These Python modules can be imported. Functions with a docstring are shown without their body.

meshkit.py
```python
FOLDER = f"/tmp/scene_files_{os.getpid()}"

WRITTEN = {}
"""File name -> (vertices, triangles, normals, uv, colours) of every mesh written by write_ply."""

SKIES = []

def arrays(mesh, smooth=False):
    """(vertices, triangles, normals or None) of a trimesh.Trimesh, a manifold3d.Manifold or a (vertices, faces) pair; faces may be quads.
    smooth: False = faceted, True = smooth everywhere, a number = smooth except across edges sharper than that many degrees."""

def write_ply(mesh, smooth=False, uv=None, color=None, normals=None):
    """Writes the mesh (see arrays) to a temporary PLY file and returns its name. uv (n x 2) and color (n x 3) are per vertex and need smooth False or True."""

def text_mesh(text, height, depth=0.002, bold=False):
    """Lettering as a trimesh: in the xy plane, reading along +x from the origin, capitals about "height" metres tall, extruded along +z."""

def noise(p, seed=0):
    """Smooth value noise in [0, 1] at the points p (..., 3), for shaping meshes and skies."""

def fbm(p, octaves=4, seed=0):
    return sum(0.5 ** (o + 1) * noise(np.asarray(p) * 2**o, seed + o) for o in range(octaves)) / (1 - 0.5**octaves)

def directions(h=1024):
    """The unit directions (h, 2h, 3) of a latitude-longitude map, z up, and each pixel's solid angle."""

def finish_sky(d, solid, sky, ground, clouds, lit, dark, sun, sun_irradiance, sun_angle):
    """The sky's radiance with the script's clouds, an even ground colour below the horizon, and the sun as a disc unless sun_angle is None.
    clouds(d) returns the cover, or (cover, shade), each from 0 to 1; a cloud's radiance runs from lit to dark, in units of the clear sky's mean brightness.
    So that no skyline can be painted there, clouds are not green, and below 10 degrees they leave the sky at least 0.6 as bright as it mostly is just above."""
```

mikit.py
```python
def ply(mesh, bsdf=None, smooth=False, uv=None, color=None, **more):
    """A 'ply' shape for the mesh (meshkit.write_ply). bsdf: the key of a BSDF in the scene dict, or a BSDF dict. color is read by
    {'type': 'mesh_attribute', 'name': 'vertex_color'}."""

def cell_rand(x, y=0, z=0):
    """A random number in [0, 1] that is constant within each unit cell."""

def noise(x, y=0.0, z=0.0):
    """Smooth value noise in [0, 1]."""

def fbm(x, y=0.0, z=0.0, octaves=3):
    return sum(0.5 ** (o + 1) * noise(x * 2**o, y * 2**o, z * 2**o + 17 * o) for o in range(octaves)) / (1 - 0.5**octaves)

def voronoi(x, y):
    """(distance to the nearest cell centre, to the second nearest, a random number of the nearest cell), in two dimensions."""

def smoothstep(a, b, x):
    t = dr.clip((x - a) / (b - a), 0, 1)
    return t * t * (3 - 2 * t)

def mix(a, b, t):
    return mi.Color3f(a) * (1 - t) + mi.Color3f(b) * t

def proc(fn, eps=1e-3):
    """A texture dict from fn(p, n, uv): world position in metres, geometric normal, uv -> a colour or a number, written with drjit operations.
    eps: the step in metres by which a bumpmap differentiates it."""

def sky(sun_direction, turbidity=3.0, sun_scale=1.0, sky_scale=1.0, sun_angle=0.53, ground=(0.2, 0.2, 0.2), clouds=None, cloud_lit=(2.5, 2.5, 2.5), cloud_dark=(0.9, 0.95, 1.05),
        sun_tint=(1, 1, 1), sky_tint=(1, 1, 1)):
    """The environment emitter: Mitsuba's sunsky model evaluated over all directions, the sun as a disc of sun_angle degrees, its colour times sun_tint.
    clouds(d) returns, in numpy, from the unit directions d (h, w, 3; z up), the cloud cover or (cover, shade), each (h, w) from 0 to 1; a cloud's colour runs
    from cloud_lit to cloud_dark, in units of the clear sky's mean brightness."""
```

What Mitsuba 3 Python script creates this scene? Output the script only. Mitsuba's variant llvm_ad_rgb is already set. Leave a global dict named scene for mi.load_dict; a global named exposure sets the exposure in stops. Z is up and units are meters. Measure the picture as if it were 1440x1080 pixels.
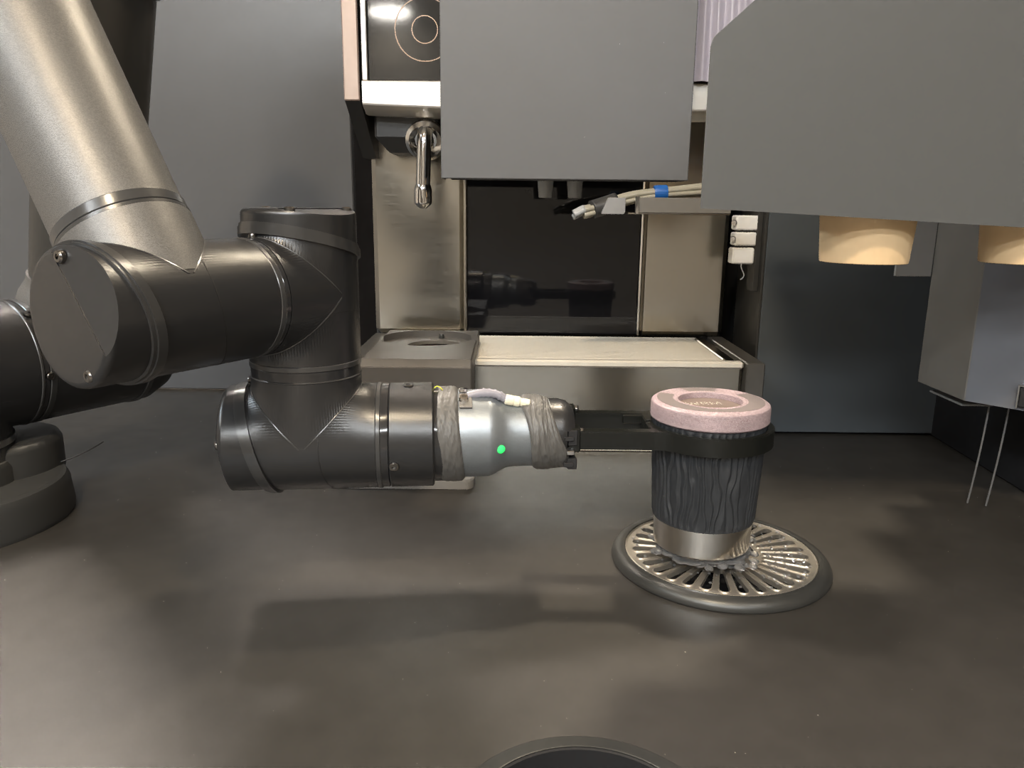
import math, random
import numpy as np
import trimesh
import manifold3d as m3
from manifold3d import Manifold, CrossSection
import shapely
from shapely.geometry import Polygon, Point, box as sbox
import drjit as dr
import mitsuba as mi
import mikit, meshkit

rng = random.Random(7)
T = mi.ScalarTransform4f
scene, labels = {}, {}

# ------------------------------------------------------------------ camera
PITCH, ROLL, EYE = math.radians(13.0), math.radians(0.6), 0.265
F = np.array([0, math.cos(PITCH), -math.sin(PITCH)])
U0 = np.array([0, math.sin(PITCH), math.cos(PITCH)])
UP = math.cos(ROLL) * U0 - math.sin(ROLL) * np.array([1.0, 0, 0])
scene['camera'] = {'type': 'perspective', 'fov': 2 * math.degrees(math.atan(720 / 1088)), 'fov_axis': 'x', 'near_clip': 0.02, 'far_clip': 50.0,
                   'to_world': T().look_at(origin=[0, 0, EYE], target=[0, float(F[1]), EYE + float(F[2])], up=[float(x) for x in UP])}

# ------------------------------------------------------------------ light
exposure = 0.32
WARM, COOL, SOFT, NEUT, WARM2 = (1.0, 0.85, 0.64), (0.78, 0.90, 1.0), (1.0, 0.94, 0.85), (0.95, 0.985, 1.0), (1.0, 0.88, 0.77)
CEIL = 1.70
# round ceiling downlights: (x, y, diameter, power, colour)
DOWNLIGHTS = [(-0.22, -0.68, 0.16, 430, (1.0, 0.81, 0.57)), (0.95, -0.75, 0.16, 120, SOFT), (-1.45, -0.75, 0.16, 200, SOFT),
              (0.47, 1.26, 0.14, 420, WARM), (-0.85, 1.55, 0.5, 150, WARM2), (1.45, 0.7, 0.14, 40, SOFT), (-0.97, -4.70, 0.32, 60, SOFT)]
# long ceiling panels: (x, y, w, d, power, colour)
PANELS = [(-1.9, 0.15, 0.3, 1.2, 26, COOL), (-0.9, -1.7, 1.2, 0.3, 44, NEUT), (0.9, -1.7, 1.2, 0.3, 16, NEUT), (-0.3, -2.8, 2.2, 0.4, 34, NEUT)]

# ------------------------------------------------------------------ materials
def C(*c): return {'type': 'rgb', 'value': [float(x) for x in c]}
def mat(key, **k):
    scene[key] = {'type': 'twosided', 'bsdf': {'type': 'principled', **k}}
def bumped(key, fn, scale, **k):
    scene[key] = {'type': 'twosided', 'bsdf': {'type': 'bumpmap', 'arbitrary': mikit.proc(fn, eps=4e-4), 'scale': scale, 'bsdf': {'type': 'principled', **k}}}

def worktop_colour(p, n, uv):
    f1, f2, w = mikit.voronoi(p.x * 34, p.y * 34)
    speck = dr.select((f1 < 0.004 + 0.018 * (w - 0.6)) & (w > 0.6), 1.0, 0.0)
    grain = 0.85 + 0.3 * mikit.fbm(p.x * 60, p.y * 60)
    return mikit.mix(mi.Color3f(0.0245, 0.022, 0.019) * grain, mi.Color3f(0.45, 0.42, 0.36), speck * 0.8)
def worktop_rough(p, n, uv):
    return 0.44 + 0.05 * mikit.fbm(p.x * 18, p.y * 18)
mat('worktop_mat', base_color=mikit.proc(worktop_colour), roughness=mikit.proc(worktop_rough), specular=0.55)
mat('panel_mat', base_color=C(.078, .079, .082), roughness=.36, specular=.8)
def sheet_colour(p, n, uv):
    f1, f2, w = mikit.voronoi(p.x * 22 + p.y * 13, p.z * 22)
    return mikit.mix(mi.Color3f(.108, .109, .112), mi.Color3f(.5, .5, .5), dr.select((f1 < 0.010) & (w > 0.75), .6, 0.0))
mat('sheet_mat', base_color=mikit.proc(sheet_colour), roughness=.45, specular=.5)
mat('dispenser_mat', base_color=C(.072, .074, .073), roughness=.45, specular=.45)
mat('cabinet_mat', base_color=C(.058, .067, .074), roughness=.5, specular=.4)
mat('dark_mat', base_color=C(.012, .012, .013), roughness=.6, specular=.3)
mat('column_mat', base_color=C(.15, .14, .125), roughness=.42, specular=.5)
mat('bluegrey_mat', base_color=C(.12, .125, .14), roughness=.6, specular=.35)
mat('plate_mat', base_color=C(.24, .24, .24), roughness=.45, specular=.5)
def arm_rough(p, n, uv):
    return 0.29 + 0.06 * mikit.noise(p.x * 2500, p.y * 2500, p.z * 2500)
mat('arm_mat', base_color=C(.012, .0123, .0132), roughness=mikit.proc(arm_rough), specular=.75)
mat('upper_mat', base_color=C(.048, .047, .044), roughness=.4, specular=.5, metallic=.5)
def link_rough(p, n, uv):
    return 0.40 + 0.12 * mikit.cell_rand(p.x * 2200, p.y * 2200, p.z * 2200)
def link_colour(p, n, uv):
    return mi.Color3f(.135, .132, .127) * (0.85 + 0.35 * mikit.cell_rand(p.x * 1800, p.y * 1800, p.z * 1800))
mat('link_mat', base_color=mikit.proc(link_colour), roughness=mikit.proc(link_rough), specular=.6, metallic=.6)
mat('lip_mat', base_color=C(.026, .026, .026), roughness=.26, specular=.8)
mat('gloss_black_mat', base_color=C(.02, .02, .021), roughness=.12, specular=.6)
mat('band_mat', base_color=C(.06, .06, .06), roughness=.22, specular=.6, metallic=.4)
mat('seam_mat', base_color=C(.008, .008, .008), roughness=.6)
mat('base_mat', base_color=C(.030, .030, .029), roughness=.45, specular=.45)
mat('stand_mat', base_color=C(.075, .068, .060), roughness=.45, specular=.5)
mat('bolt_mat', base_color=C(.2, .195, .19), roughness=.2, metallic=1.0)
mat('chrome_mat', base_color=C(.75, .74, .72), roughness=.1, metallic=1.0)
def brushed(p, n, uv):
    return 0.5 * mikit.noise(p.x * 40, p.y * 900, p.z * 900) + 0.5 * mikit.noise(p.x * 110, p.y * 2000, p.z * 2000)
def brushed_rough(p, n, uv):
    return 0.15 + 0.09 * brushed(p, n, uv)
mat('steel_mat', base_color=C(.52, .495, .44), roughness=mikit.proc(brushed_rough), metallic=1.0)
mat('tray_mat', base_color=C(.92, .86, .74), roughness=.42, metallic=.6)
mat('tray_end_mat', base_color=C(.16, .15, .135), roughness=.35, metallic=.7)
mat('cup_steel_mat', base_color=C(.74, .71, .66), roughness=.16, metallic=1.0)
mat('glass_black_mat', base_color=C(.006, .006, .007), roughness=.03, specular=.4)
mat('display_mat', base_color=C(.02, .021, .022), roughness=.06, specular=.6)
mat('print_mat', base_color=C(.45, .32, .24), roughness=.4)
mat('silver_trim_mat', base_color=C(.85, .82, .76), roughness=.3, metallic=.75)
mat('bronze_mat', base_color=C(.42, .33, .28), roughness=.45, metallic=.6)
mat('housing_mat', base_color=C(.03, .03, .03), roughness=.4)
def crinkle(p, n, uv):
    return mikit.fbm(p.x * 500, p.y * 500, p.z * 130, octaves=3)
bumped('tape_mat', crinkle, 0.0011, base_color=C(.085, .082, .077), roughness=.45, specular=.5)
def sparkle(p, n, uv):
    s = mikit.cell_rand(p.x * 3500, p.y * 3500, p.z * 3500)
    return mi.Color3f(.27, .295, .315) * (0.9 + 0.25 * s)
mat('silver_mat', base_color=mikit.proc(sparkle), roughness=.42, metallic=.75, specular=.5)
scene['green_led_mat'] = {'type': 'diffuse', 'reflectance': C(.05, .6, .15)}
mat('connector_mat', base_color=C(.75, .70, .52), roughness=.35)
mat('cable_mat', base_color=C(.25, .24, .27), roughness=.4)
mat('dark_cable_mat', base_color=C(.1, .1, .1), roughness=.4)
mat('yellow_mat', base_color=C(.6, .6, .05), roughness=.4)
def pink(p, n, uv):
    s = mikit.cell_rand(p.x * 1700, p.y * 1700, p.z * 1700)
    g = mikit.fbm(p.x * 90, p.y * 90, p.z * 90)
    return mikit.mix(mi.Color3f(.19, .135, .142), mi.Color3f(.38, .30, .312), s) * (0.75 + 0.5 * g)
mat('pink_mat', base_color=mikit.proc(pink), roughness=.5, specular=.4)
mat('film_mat', base_color=C(.16, .135, .13), roughness=.35, specular=.5)
mat('sleeve_mat', base_color=C(.020, .022, .025), roughness=.42, specular=.5)
mat('disc_mat', base_color=C(.22, .17, .145), roughness=.4, metallic=.5)
mat('text_mat', base_color=C(.72, .67, .57), roughness=.4)
mat('holder_mat', base_color=C(.007, .0075, .0065), roughness=.22, specular=.4)
mat('rim_mat', base_color=C(.05, .05, .047), roughness=.36, metallic=.5)
mat('grate_mat', base_color=C(.66, .61, .53), roughness=.3, metallic=.9)
scene['water_mat'] = {'type': 'principled', 'base_color': C(.95, .97, 1.0), 'spec_trans': .93, 'roughness': .05, 'eta': 1.33}
def kraft(p, n, uv):
    return mi.Color3f(.62, .45, .26) * (0.94 + 0.12 * mikit.fbm(p.x * 120, p.y * 120, p.z * 40))
mat('kraft_mat', base_color=mikit.proc(kraft), roughness=.6, specular=.3)
mat('white_mat', base_color=C(.78, .77, .74), roughness=.35)
mat('milky_mat', base_color=C(.36, .37, .37), roughness=.3, spec_trans=0.0)
mat('tube_mat', base_color=C(.30, .28, .22), roughness=.15, specular=.6)
mat('blue_mat', base_color=C(.01, .09, .33), roughness=.35)
mat('hopper_mat', base_color=C(.36, .34, .40), roughness=.25, specular=.6)
mat('room_wall_mat', base_color=C(.31, .28, .24), roughness=.8)
mat('ceiling_mat', base_color=C(.62, .58, .52), roughness=.9)
mat('floor_mat', base_color=C(.28, .23, .18), roughness=.6)
mat('lamp_ring_mat', base_color=C(.7, .7, .68), roughness=.4)

# ------------------------------------------------------------------ mesh helpers
def key_of(name, parent=None):
    k = name if parent is None else f'{parent}__{name}'
    base, i = k, 0
    while k in scene or k in things:
        i += 1; k = f'{base}_{i:03d}'
    return k
things = set()
def thing(name, label, cat, group=None):
    k = key_of(name); things.add(k)
    labels[k] = {'label': label, 'category': cat}
    if group: labels[k]['group'] = group
    return k
def part(name, mesh, m, parent=None, smooth=35, label=None, **more):
    k = key_of(name, parent)
    scene[k] = mikit.ply(mesh, m, smooth=smooth, **more)
    if label: labels[k] = {'label': label}
    return k
def solo(name, mesh, m, label, cat, smooth=35, group=None, kind=None):
    k = part(name, mesh, m, None, smooth)
    labels[k] = {'label': label, 'category': cat}
    if group: labels[k]['group'] = group
    if kind: labels[k]['kind'] = kind
    return k
def structure(name, mesh, m, smooth=False):
    k = part(name, mesh, m, None, smooth); labels[k] = {'kind': 'structure'}
    return k
def tm(man):
    me = man.to_mesh()
    return trimesh.Trimesh(np.array(me.vert_properties[:, :3]), np.array(me.tri_verts), process=False)
def cat(ms): return trimesh.util.concatenate([tm(m) if isinstance(m, Manifold) else m for m in ms])
def bb(x0, x1, y0, y1, z0, z1, b=0.002):
    b = min(b, .45 * min(x1 - x0, y1 - y0, z1 - z0))
    pts = []
    for sx, X in ((1, x0), (-1, x1)):
        for sy, Y in ((1, y0), (-1, y1)):
            for sz, Z in ((1, z0), (-1, z1)):
                pts += [[X + sx * b, Y + sy * b, Z], [X + sx * b, Y, Z + sz * b], [X, Y + sy * b, Z + sz * b]]
    return Manifold.hull_points(np.array(pts))
def frame(o, z, x=None):
    z = np.array(z, float); z /= np.linalg.norm(z)
    if x is None: x = [1, 0, 0] if abs(z[0]) < .9 else [0, 1, 0]
    x = np.array(x, float); x -= z * (x @ z); x /= np.linalg.norm(x)
    y = np.cross(z, x)
    return np.column_stack([x, y, z, np.array(o, float)])
def cyl(h0, h1, r, r1=None, seg=96):
    return Manifold.cylinder(h1 - h0, r, r if r1 is None else r1, seg).translate([0, 0, h0])
def lathe(prof, seg=96):
    """closed solid from (r, z) outline"""
    cs = CrossSection([np.array(prof, float)], m3.FillRule.NonZero) if False else CrossSection([np.array(prof, float)])
    if cs.area() < 1e-12: cs = CrossSection([np.array(prof[::-1], float)])
    return cs.revolve(seg)
def prism(poly, z0, z1):
    """shapely polygon -> solid"""
    rings = [np.array(poly.exterior.coords)[:-1]] + [np.array(i.coords)[:-1] for i in poly.interiors]
    return CrossSection(rings, m3.FillRule.EvenOdd).extrude(z1 - z0).translate([0, 0, z0])
def chamfer_prism(poly, z0, z1, c):
    a = prism(poly, z0, z1 - c)
    steps = [prism(poly.buffer(-c * k / 3), z1 - c * 1.001 + c * (k - 1) / 3, z1 - c + c * k / 3) for k in (1, 2, 3)]
    out = a
    for s in steps: out = out + s
    return out
def tube(pts, r, seg=14):
    """round tube through the points, r a number or a list"""
    pts = np.array(pts, float); n = len(pts)
    rr = np.full(n, r) if np.isscalar(r) else np.array(r)
    d = np.gradient(pts, axis=0); d /= np.linalg.norm(d, axis=1, keepdims=True)
    a = np.cross(d[0], [0, 0, 1.0]);
    if np.linalg.norm(a) < .1: a = np.cross(d[0], [1.0, 0, 0])
    vs = []
    for i in range(n):
        a = a - d[i] * (a @ d[i]); a /= np.linalg.norm(a); b = np.cross(d[i], a)
        t = np.linspace(0, 2 * np.pi, seg, endpoint=False)
        vs.append(pts[i] + rr[i] * (np.cos(t)[:, None] * a + np.sin(t)[:, None] * b))
    v = np.vstack(vs + [pts[:1], pts[-1:]]); f = []
    for i in range(n - 1):
        for j in range(seg):
            p, q = i * seg + j, i * seg + (j + 1) % seg
            f += [[p, q, q + seg], [p, q + seg, p + seg]]
    c0, c1 = n * seg, n * seg + 1
    for j in range(seg):
        f += [[c0, (j + 1) % seg, j], [c1, (n - 1) * seg + j, (n - 1) * seg + (j + 1) % seg]]
    m = trimesh.Trimesh(v, f, process=False); m.fix_normals() if False else None
    return m
def spline(pts, n=40):
    from scipy.interpolate import CubicSpline
    pts = np.array(pts, float); t = np.linspace(0, 1, len(pts))
    return CubicSpline(t, pts)(np.linspace(0, 1, n))
def xf(man, M): return man.transform(M)
def bolt_mesh(r=.0032, h=.0024):
    b = lathe([(0, 0), (r, 0), (r, h * .7), (r * .8, h), (0, h)], 28) - Manifold.cylinder(h, r * .45, r * .45, 6).translate([0, 0, h * .45])
    return b

# ================================================================== the setting
HOLE = (0.035, 0.281)
RINSE = (0.1605, 0.551)
top = Polygon([(-1.1, .08), (.75, .08), (.75, 1.3), (-1.1, 1.3)])
top = top.difference(Point(*HOLE).buffer(.058, 64)).difference(Point(*RINSE).buffer(.075, 64))
solo('worktop', tm(prism(top, -.03, 0)), 'worktop_mat', 'wide satin black worktop sprinkled with pale dust specks under everything', 'worktop', smooth=False)

structure('floor', tm(bb(-3, 3, -5.0, 2.2, -1.0, -.9, .001)), 'floor_mat')
structure('ceiling', tm(bb(-3, 3, -5.0, 2.2, CEIL + .01, CEIL + .1, .001)), 'ceiling_mat')
structure('wall_front', tm(bb(-3, 3, -5.1, -5.0, -.9, CEIL + .01, .001)), 'room_wall_mat')
structure('wall_far_left', tm(bb(-3.1, -3, -5.0, 2.2, -.9, CEIL + .01, .001)), 'room_wall_mat')
structure('wall_far_right', tm(bb(3, 3.1, -5.0, 2.2, -.9, CEIL + .01, .001)), 'room_wall_mat')
structure('wall_rear', tm(bb(-3, 3, 2.2, 2.3, -.9, CEIL + .01, .001)), 'room_wall_mat')
structure('wall_back', tm(bb(-1.1, -.2185, 1.082, 1.1, .003, .95, .0015)), 'panel_mat')
structure('wall_behind', tm(bb(-.35, .75, 1.3, 1.32, -.03, .95, .001)), 'dark_mat')
structure('wall_right', tm(xf(bb(0, .02, 0, .62, .001, .95, .001), frame([.478, .42, 0], [0, 0, 1], [1, -.055, 0]))), 'dark_mat')
structure('counter_base', tm(bb(-1.05, .7, .12, 1.25, -.9, -.26, .001)), 'dark_mat')

def downlight(x, y, d, power, col, where):
    t = thing('ceiling_downlight', 'round ceiling downlight ' + where, 'lamp', 'ceiling downlights')
    part('ring', tm(lathe([(d / 2, 0), (d / 2 + .015, 0), (d / 2 + .012, .008), (d / 2, .01)], 48).translate([x, y, CEIL])), 'lamp_ring_mat', t)
    r = d / 2
    ang = np.linspace(0, 2 * np.pi, 33)[:-1]
    v = np.vstack([[[x, y, CEIL + .004]], np.c_[x + r * np.cos(ang), y + r * np.sin(ang), np.full(32, CEIL + .004)]])
    f = [[0, 1 + (i + 1) % 32, 1 + i] for i in range(32)]
    part('diffuser', trimesh.Trimesh(v, f, process=False), 'lamp_ring_mat', t, False, emitter={'type': 'area', 'radiance': C(*[power * c for c in col])})
WHERE = ['straight above the camera side of the worktop', 'in front of the worktop on the right', 'in front of the worktop on the left',
         'behind the coffee machine', 'behind the robot arm', 'beyond the right wall of the booth', 'mirrored in the dark display of the coffee machine']
for a, w_ in zip(DOWNLIGHTS, WHERE): downlight(*a, w_)
for (x, y, w, d, power, col), wh in zip(PANELS, ('cool white and running along the left side of the booth', 'behind the camera on the left', 'behind the camera on the right', 'longest and furthest behind the camera')):
    t = thing('ceiling_panel_light', 'flat rectangular ceiling light panel, ' + wh, 'lamp', 'ceiling panel lights')
    part('frame', tm(bb(x - w / 2 - .02, x + w / 2 + .02, y - d / 2 - .02, y + d / 2 + .02, CEIL - .004, CEIL + .008, .002)), 'lamp_ring_mat', t)
    v = np.array([[x - w / 2, y - d / 2, CEIL - .005], [x + w / 2, y - d / 2, CEIL - .005], [x + w / 2, y + d / 2, CEIL - .005], [x - w / 2, y + d / 2, CEIL - .005]])
    part('diffuser', trimesh.Trimesh(v, [[0, 2, 1], [0, 3, 2]], process=False), 'lamp_ring_mat', t, False, emitter={'type': 'area', 'radiance': C(*[power * c for c in col])})

# ================================================================== robot arm
PHI = .5534
B = np.array([-math.sin(PHI), -math.cos(PHI), 0]); Q = np.array([-math.cos(PHI), math.sin(PHI), 0]); Z = np.array([0, 0, 1.0])
J5 = np.array([-.1386, .5103, .2081]); R = .0363
G = np.array([math.cos(math.radians(6)), math.sin(math.radians(6)), 0])
J6 = np.array([J5[0], J5[1], .109])
PB = J5 + B * .104
A = Q * math.sin(.5676) + Z * math.cos(.5676)
S = np.array([-.471, .612, .126])
UA = Q * math.sin(-.2689) + Z * math.cos(-.2689)
PU = S - B * .123
robot = thing('robot_arm', 'black jointed robot arm rising from its round base at the left and holding the gripper', 'robot arm')

def slab(z0, k, t, big=.3, ky=0.0):
    """oblique slab of thickness t around z = z0 + k x + ky y"""
    M = np.array([[1, 0, 0, 0], [0, 1, 0, 0], [k, ky, 1, z0]], float)
    return Manifold.cube([big, big, t], True).transform(M)
def above(z0, k, big=.3, ky=0.0):
    M = np.array([[1, 0, 0, 0], [0, 1, 0, 0], [k, ky, 1, z0]], float)
    return Manifold.cube([big, big, big], True).translate([0, 0, big / 2]).transform(M)

def joint(o, m, n, r, capz, lo, neck, name, seam_sign=1, cut=0.0, bolts=(), fslope=9, zk=None, s_=1.0, dim=True):
    """T-shaped joint housing: main axis m (towards its cap), neck along n"""
    M = frame(o, m, n)
    z0, k = zk or (.0315 * s_, .26)
    lim = above(z0, k)
    outer = cyl(-lo, capz, r, seg=128)
    body = (outer - lim) + (cyl(0, neck, r * .999, seg=128).rotate([0, 90, 0]) - lim)
    h = part(name, tm(xf(body, M)), 'arm_mat', robot, 14)
    # cover with a chamfered edge, a chord-cut facet and a raised face
    ch = .0022 * s_
    e_ = .0042 * s_
    cover = lathe([(0, 0), (r * .99, 0)] + [(r * .99 - e_ * (1 - math.cos(a)), capz - e_ * (1 - math.sin(a))) for a in np.linspace(0, math.pi / 2, 7)] + [(0, capz)], 128)
    cover = cover ^ lim
    facet = Manifold.cube([2 * r, 3 * r, .02], True).translate([r, 0, .01]).rotate([0, fslope, 0]).translate([r * .40, 0, capz - .0006]).rotate([0, 0, cut])
    cover = cover - facet
    cv = part('cover', tm(xf(cover, M)), 'arm_mat', h, 30)
    lip = cyl(-.3, .3, r + .0019 * s_, seg=128) ^ slab(z0, k, .0052 * s_)
    lip = lip + (cyl(-.3, .3, r + .0010 * s_, seg=128) ^ slab(z0 + .0035 * s_, k, .0026 * s_))
    part('cover_lip', tm(xf(lip, M)), 'lip_mat', h, 30)
    # bolts at the ends of the chord
    for ad in bolts:
        a0, rr = math.radians(ad), r * .84
        part('bolt', tm(xf(bolt_mesh(.0034 * s_, .003 * s_).translate([rr * math.cos(a0), rr * math.sin(a0), capz - .0022 * s_]), M)), 'bolt_mat', h, 30)
    part('lock_bolt', tm(xf(bolt_mesh(.0026, .0034).translate([neck - .0045, 0, r * .97]), M)), 'bolt_mat', h, 30)
    # the raised edge where neck and body meet
    we = Manifold()
    for sg in (-1, 1):
        we = we + (cyl(-.2, .2, r + .00045, seg=128) ^ slab(0, sg, .0011))
    we = (we ^ Manifold.cube([.2, .2, .2], True).translate([.1 + .0015, 0, 0]) ^ cyl(-.2, .2, r + .0006, seg=128).rotate([0, 90, 0])) - lim
    part('meeting_edge', tm(xf(we, M)), 'lip_mat', h, 30)
    # fine parting line on the side opposite to the cover
    if dim:
        sm = cyl(-.3, .3, r + .00022, seg=128) ^ slab(-.0235 * s_, 0, .0007, ky=.36 * seam_sign)
        sm = sm - cyl(0, .3, r * 1.02, seg=96).rotate([0, 90, 0])
        part('parting_line', tm(xf(sm, M)), 'seam_mat', h, 30)
    return h
def band(o, d, z0, z1, r, m, name, parent, ch=.0006):
    pr = [(r - .006, z0), (r - ch, z0), (r, z0 + ch), (r, z1 - ch), (r - ch, z1), (r - .006, z1)]
    return part(name, tm(xf(lathe(pr, 128), frame(o, d))), m, parent, 30)
def band_blocks(o, d, z0, z1, r, parent, n=22):
    """glossy ring with the fine bright dividers seen in the photograph"""
    ms = [xf(cyl(z0, z1, r, seg=128) - cyl(z0 - .01, z1 + .01, r - .006, seg=64), frame(o, d))]
    k = part('glossy_ring', cat(ms), 'gloss_black_mat', parent, 30)
    return k

# wrist with the tool (horizontal) ----------------------------------------
w3 = joint(J6, -G, Z, R, .054, .0465, .0445, 'tool_wrist', seam_sign=-1, cut=-140, bolts=(-82, 150, 30))
band(J6, G, .0465, .0500, R + .0003, 'band_mat', 'grey_ring', w3)
band_blocks(J6, G, .0500, .0546, R - .0004, w3)
fl = part('tool_flange', tm(xf(lathe([(.01, .0546), (R - .0012, .0546), (R - .0002, .0558), (R - .0002, .0838), (R - .0014, .085), (.01, .085)], 128), frame(J6, G))), 'arm_mat', robot, 30)
FY = np.cross(Z, G)  # away from the camera
def on_flange(s, ang, rr):
    rad = -FY * math.cos(ang) + Z * math.sin(ang)
    return J6 + G * s + rad * rr, rad
for s, a in ((.0585, math.radians(-19)), (.068, math.radians(82))):
    p_, d_ = on_flange(s, a, R - .0006)
    part('bolt', tm(xf(bolt_mesh(.0034, .0016), frame(p_, d_))), 'bolt_mat', fl, 30)
part('adapter_ring', tm(xf(lathe([(.01, .085), (R - .0035, .085), (R - .0035, .0905), (.01, .0905)], 96), frame(J6, G))), 'gloss_black_mat', fl, 30)
# second wrist joint (vertical) ---------------------------------------------
w2 = joint(J5, Z, B, R, .054, .0435, .0425, 'middle_wrist', seam_sign=1, cut=90, bolts=(37, 143, -90))
band(J5, -Z, .0435, .0475, R + .0003, 'band_mat', 'grey_ring', w2)
band_blocks(J5, -Z, .0475, .0535, R - .0004, w2)
band(J5, -Z, .0535, .0550, R + .0004, 'lip_mat', 'edge_ring', w2)
# first wrist joint ------------------------------------------------------------
w1 = joint(PB, B, A, R, .0512, .0535, .0445, 'upper_wrist', seam_sign=-1, cut=-85, bolts=(-32, 174), fslope=17)
band(J5, B, .0425, .0465, R - .0002, 'gloss_black_mat', 'glossy_ring', w1)
band(J5, B, .0465, .0505, R + .0003, 'band_mat', 'grey_ring', w1)
# forearm -----------------------------------------------------------------------
RA = .0352
fa_len = .4073
fore = part('forearm', tm(xf(lathe([(.01, .0535), (RA, .0535), (RA + .0012, .20), (RA + .0012, fa_len - .045), (.01, fa_len - .045)], 128), frame(PB, A))), 'link_mat', robot, 30)
part('forearm_foot', tm(xf(lathe([(.01, .004), (R + .00025, .004), (R + .00025, .0445), (.01, .0445)], 128) , frame(PB, A)) - xf(cyl(-.06, .06, R * .998, seg=128), frame(PB, B)) - xf(above(-.1, 0).rotate([180, 0, 0]).translate([0, 0, 0]) if False else Manifold(), frame(PB, B))), 'link_mat', fore, 30)
part('neck_ring', tm(xf(lathe([(.01, .0445), (R + .0003, .0445), (R + .0003, .0465), (R - .0006, .047), (.01, .047)], 128), frame(PB, A))), 'lip_mat', fore, 30)
band(PB, A, .047, .0535, RA + .0009, 'band_mat', 'grey_ring', fore)
# elbow, above the picture ---------------------------------------------------
EF = PB + A * fa_len; EU = PU + UA * .4414
elbow = part('elbow', cat([xf(cyl(-.05, .05, .040, seg=96), frame(EF, B)) + xf(cyl(-.02, .046, .038, seg=96), frame(EF, -A)),
                           xf(cyl(-.062, .095, .050, seg=96), frame(EU, B)) + xf(cyl(0, .062, .047, seg=96), frame(EU, -UA))]), 'arm_mat', robot, 30)
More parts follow.
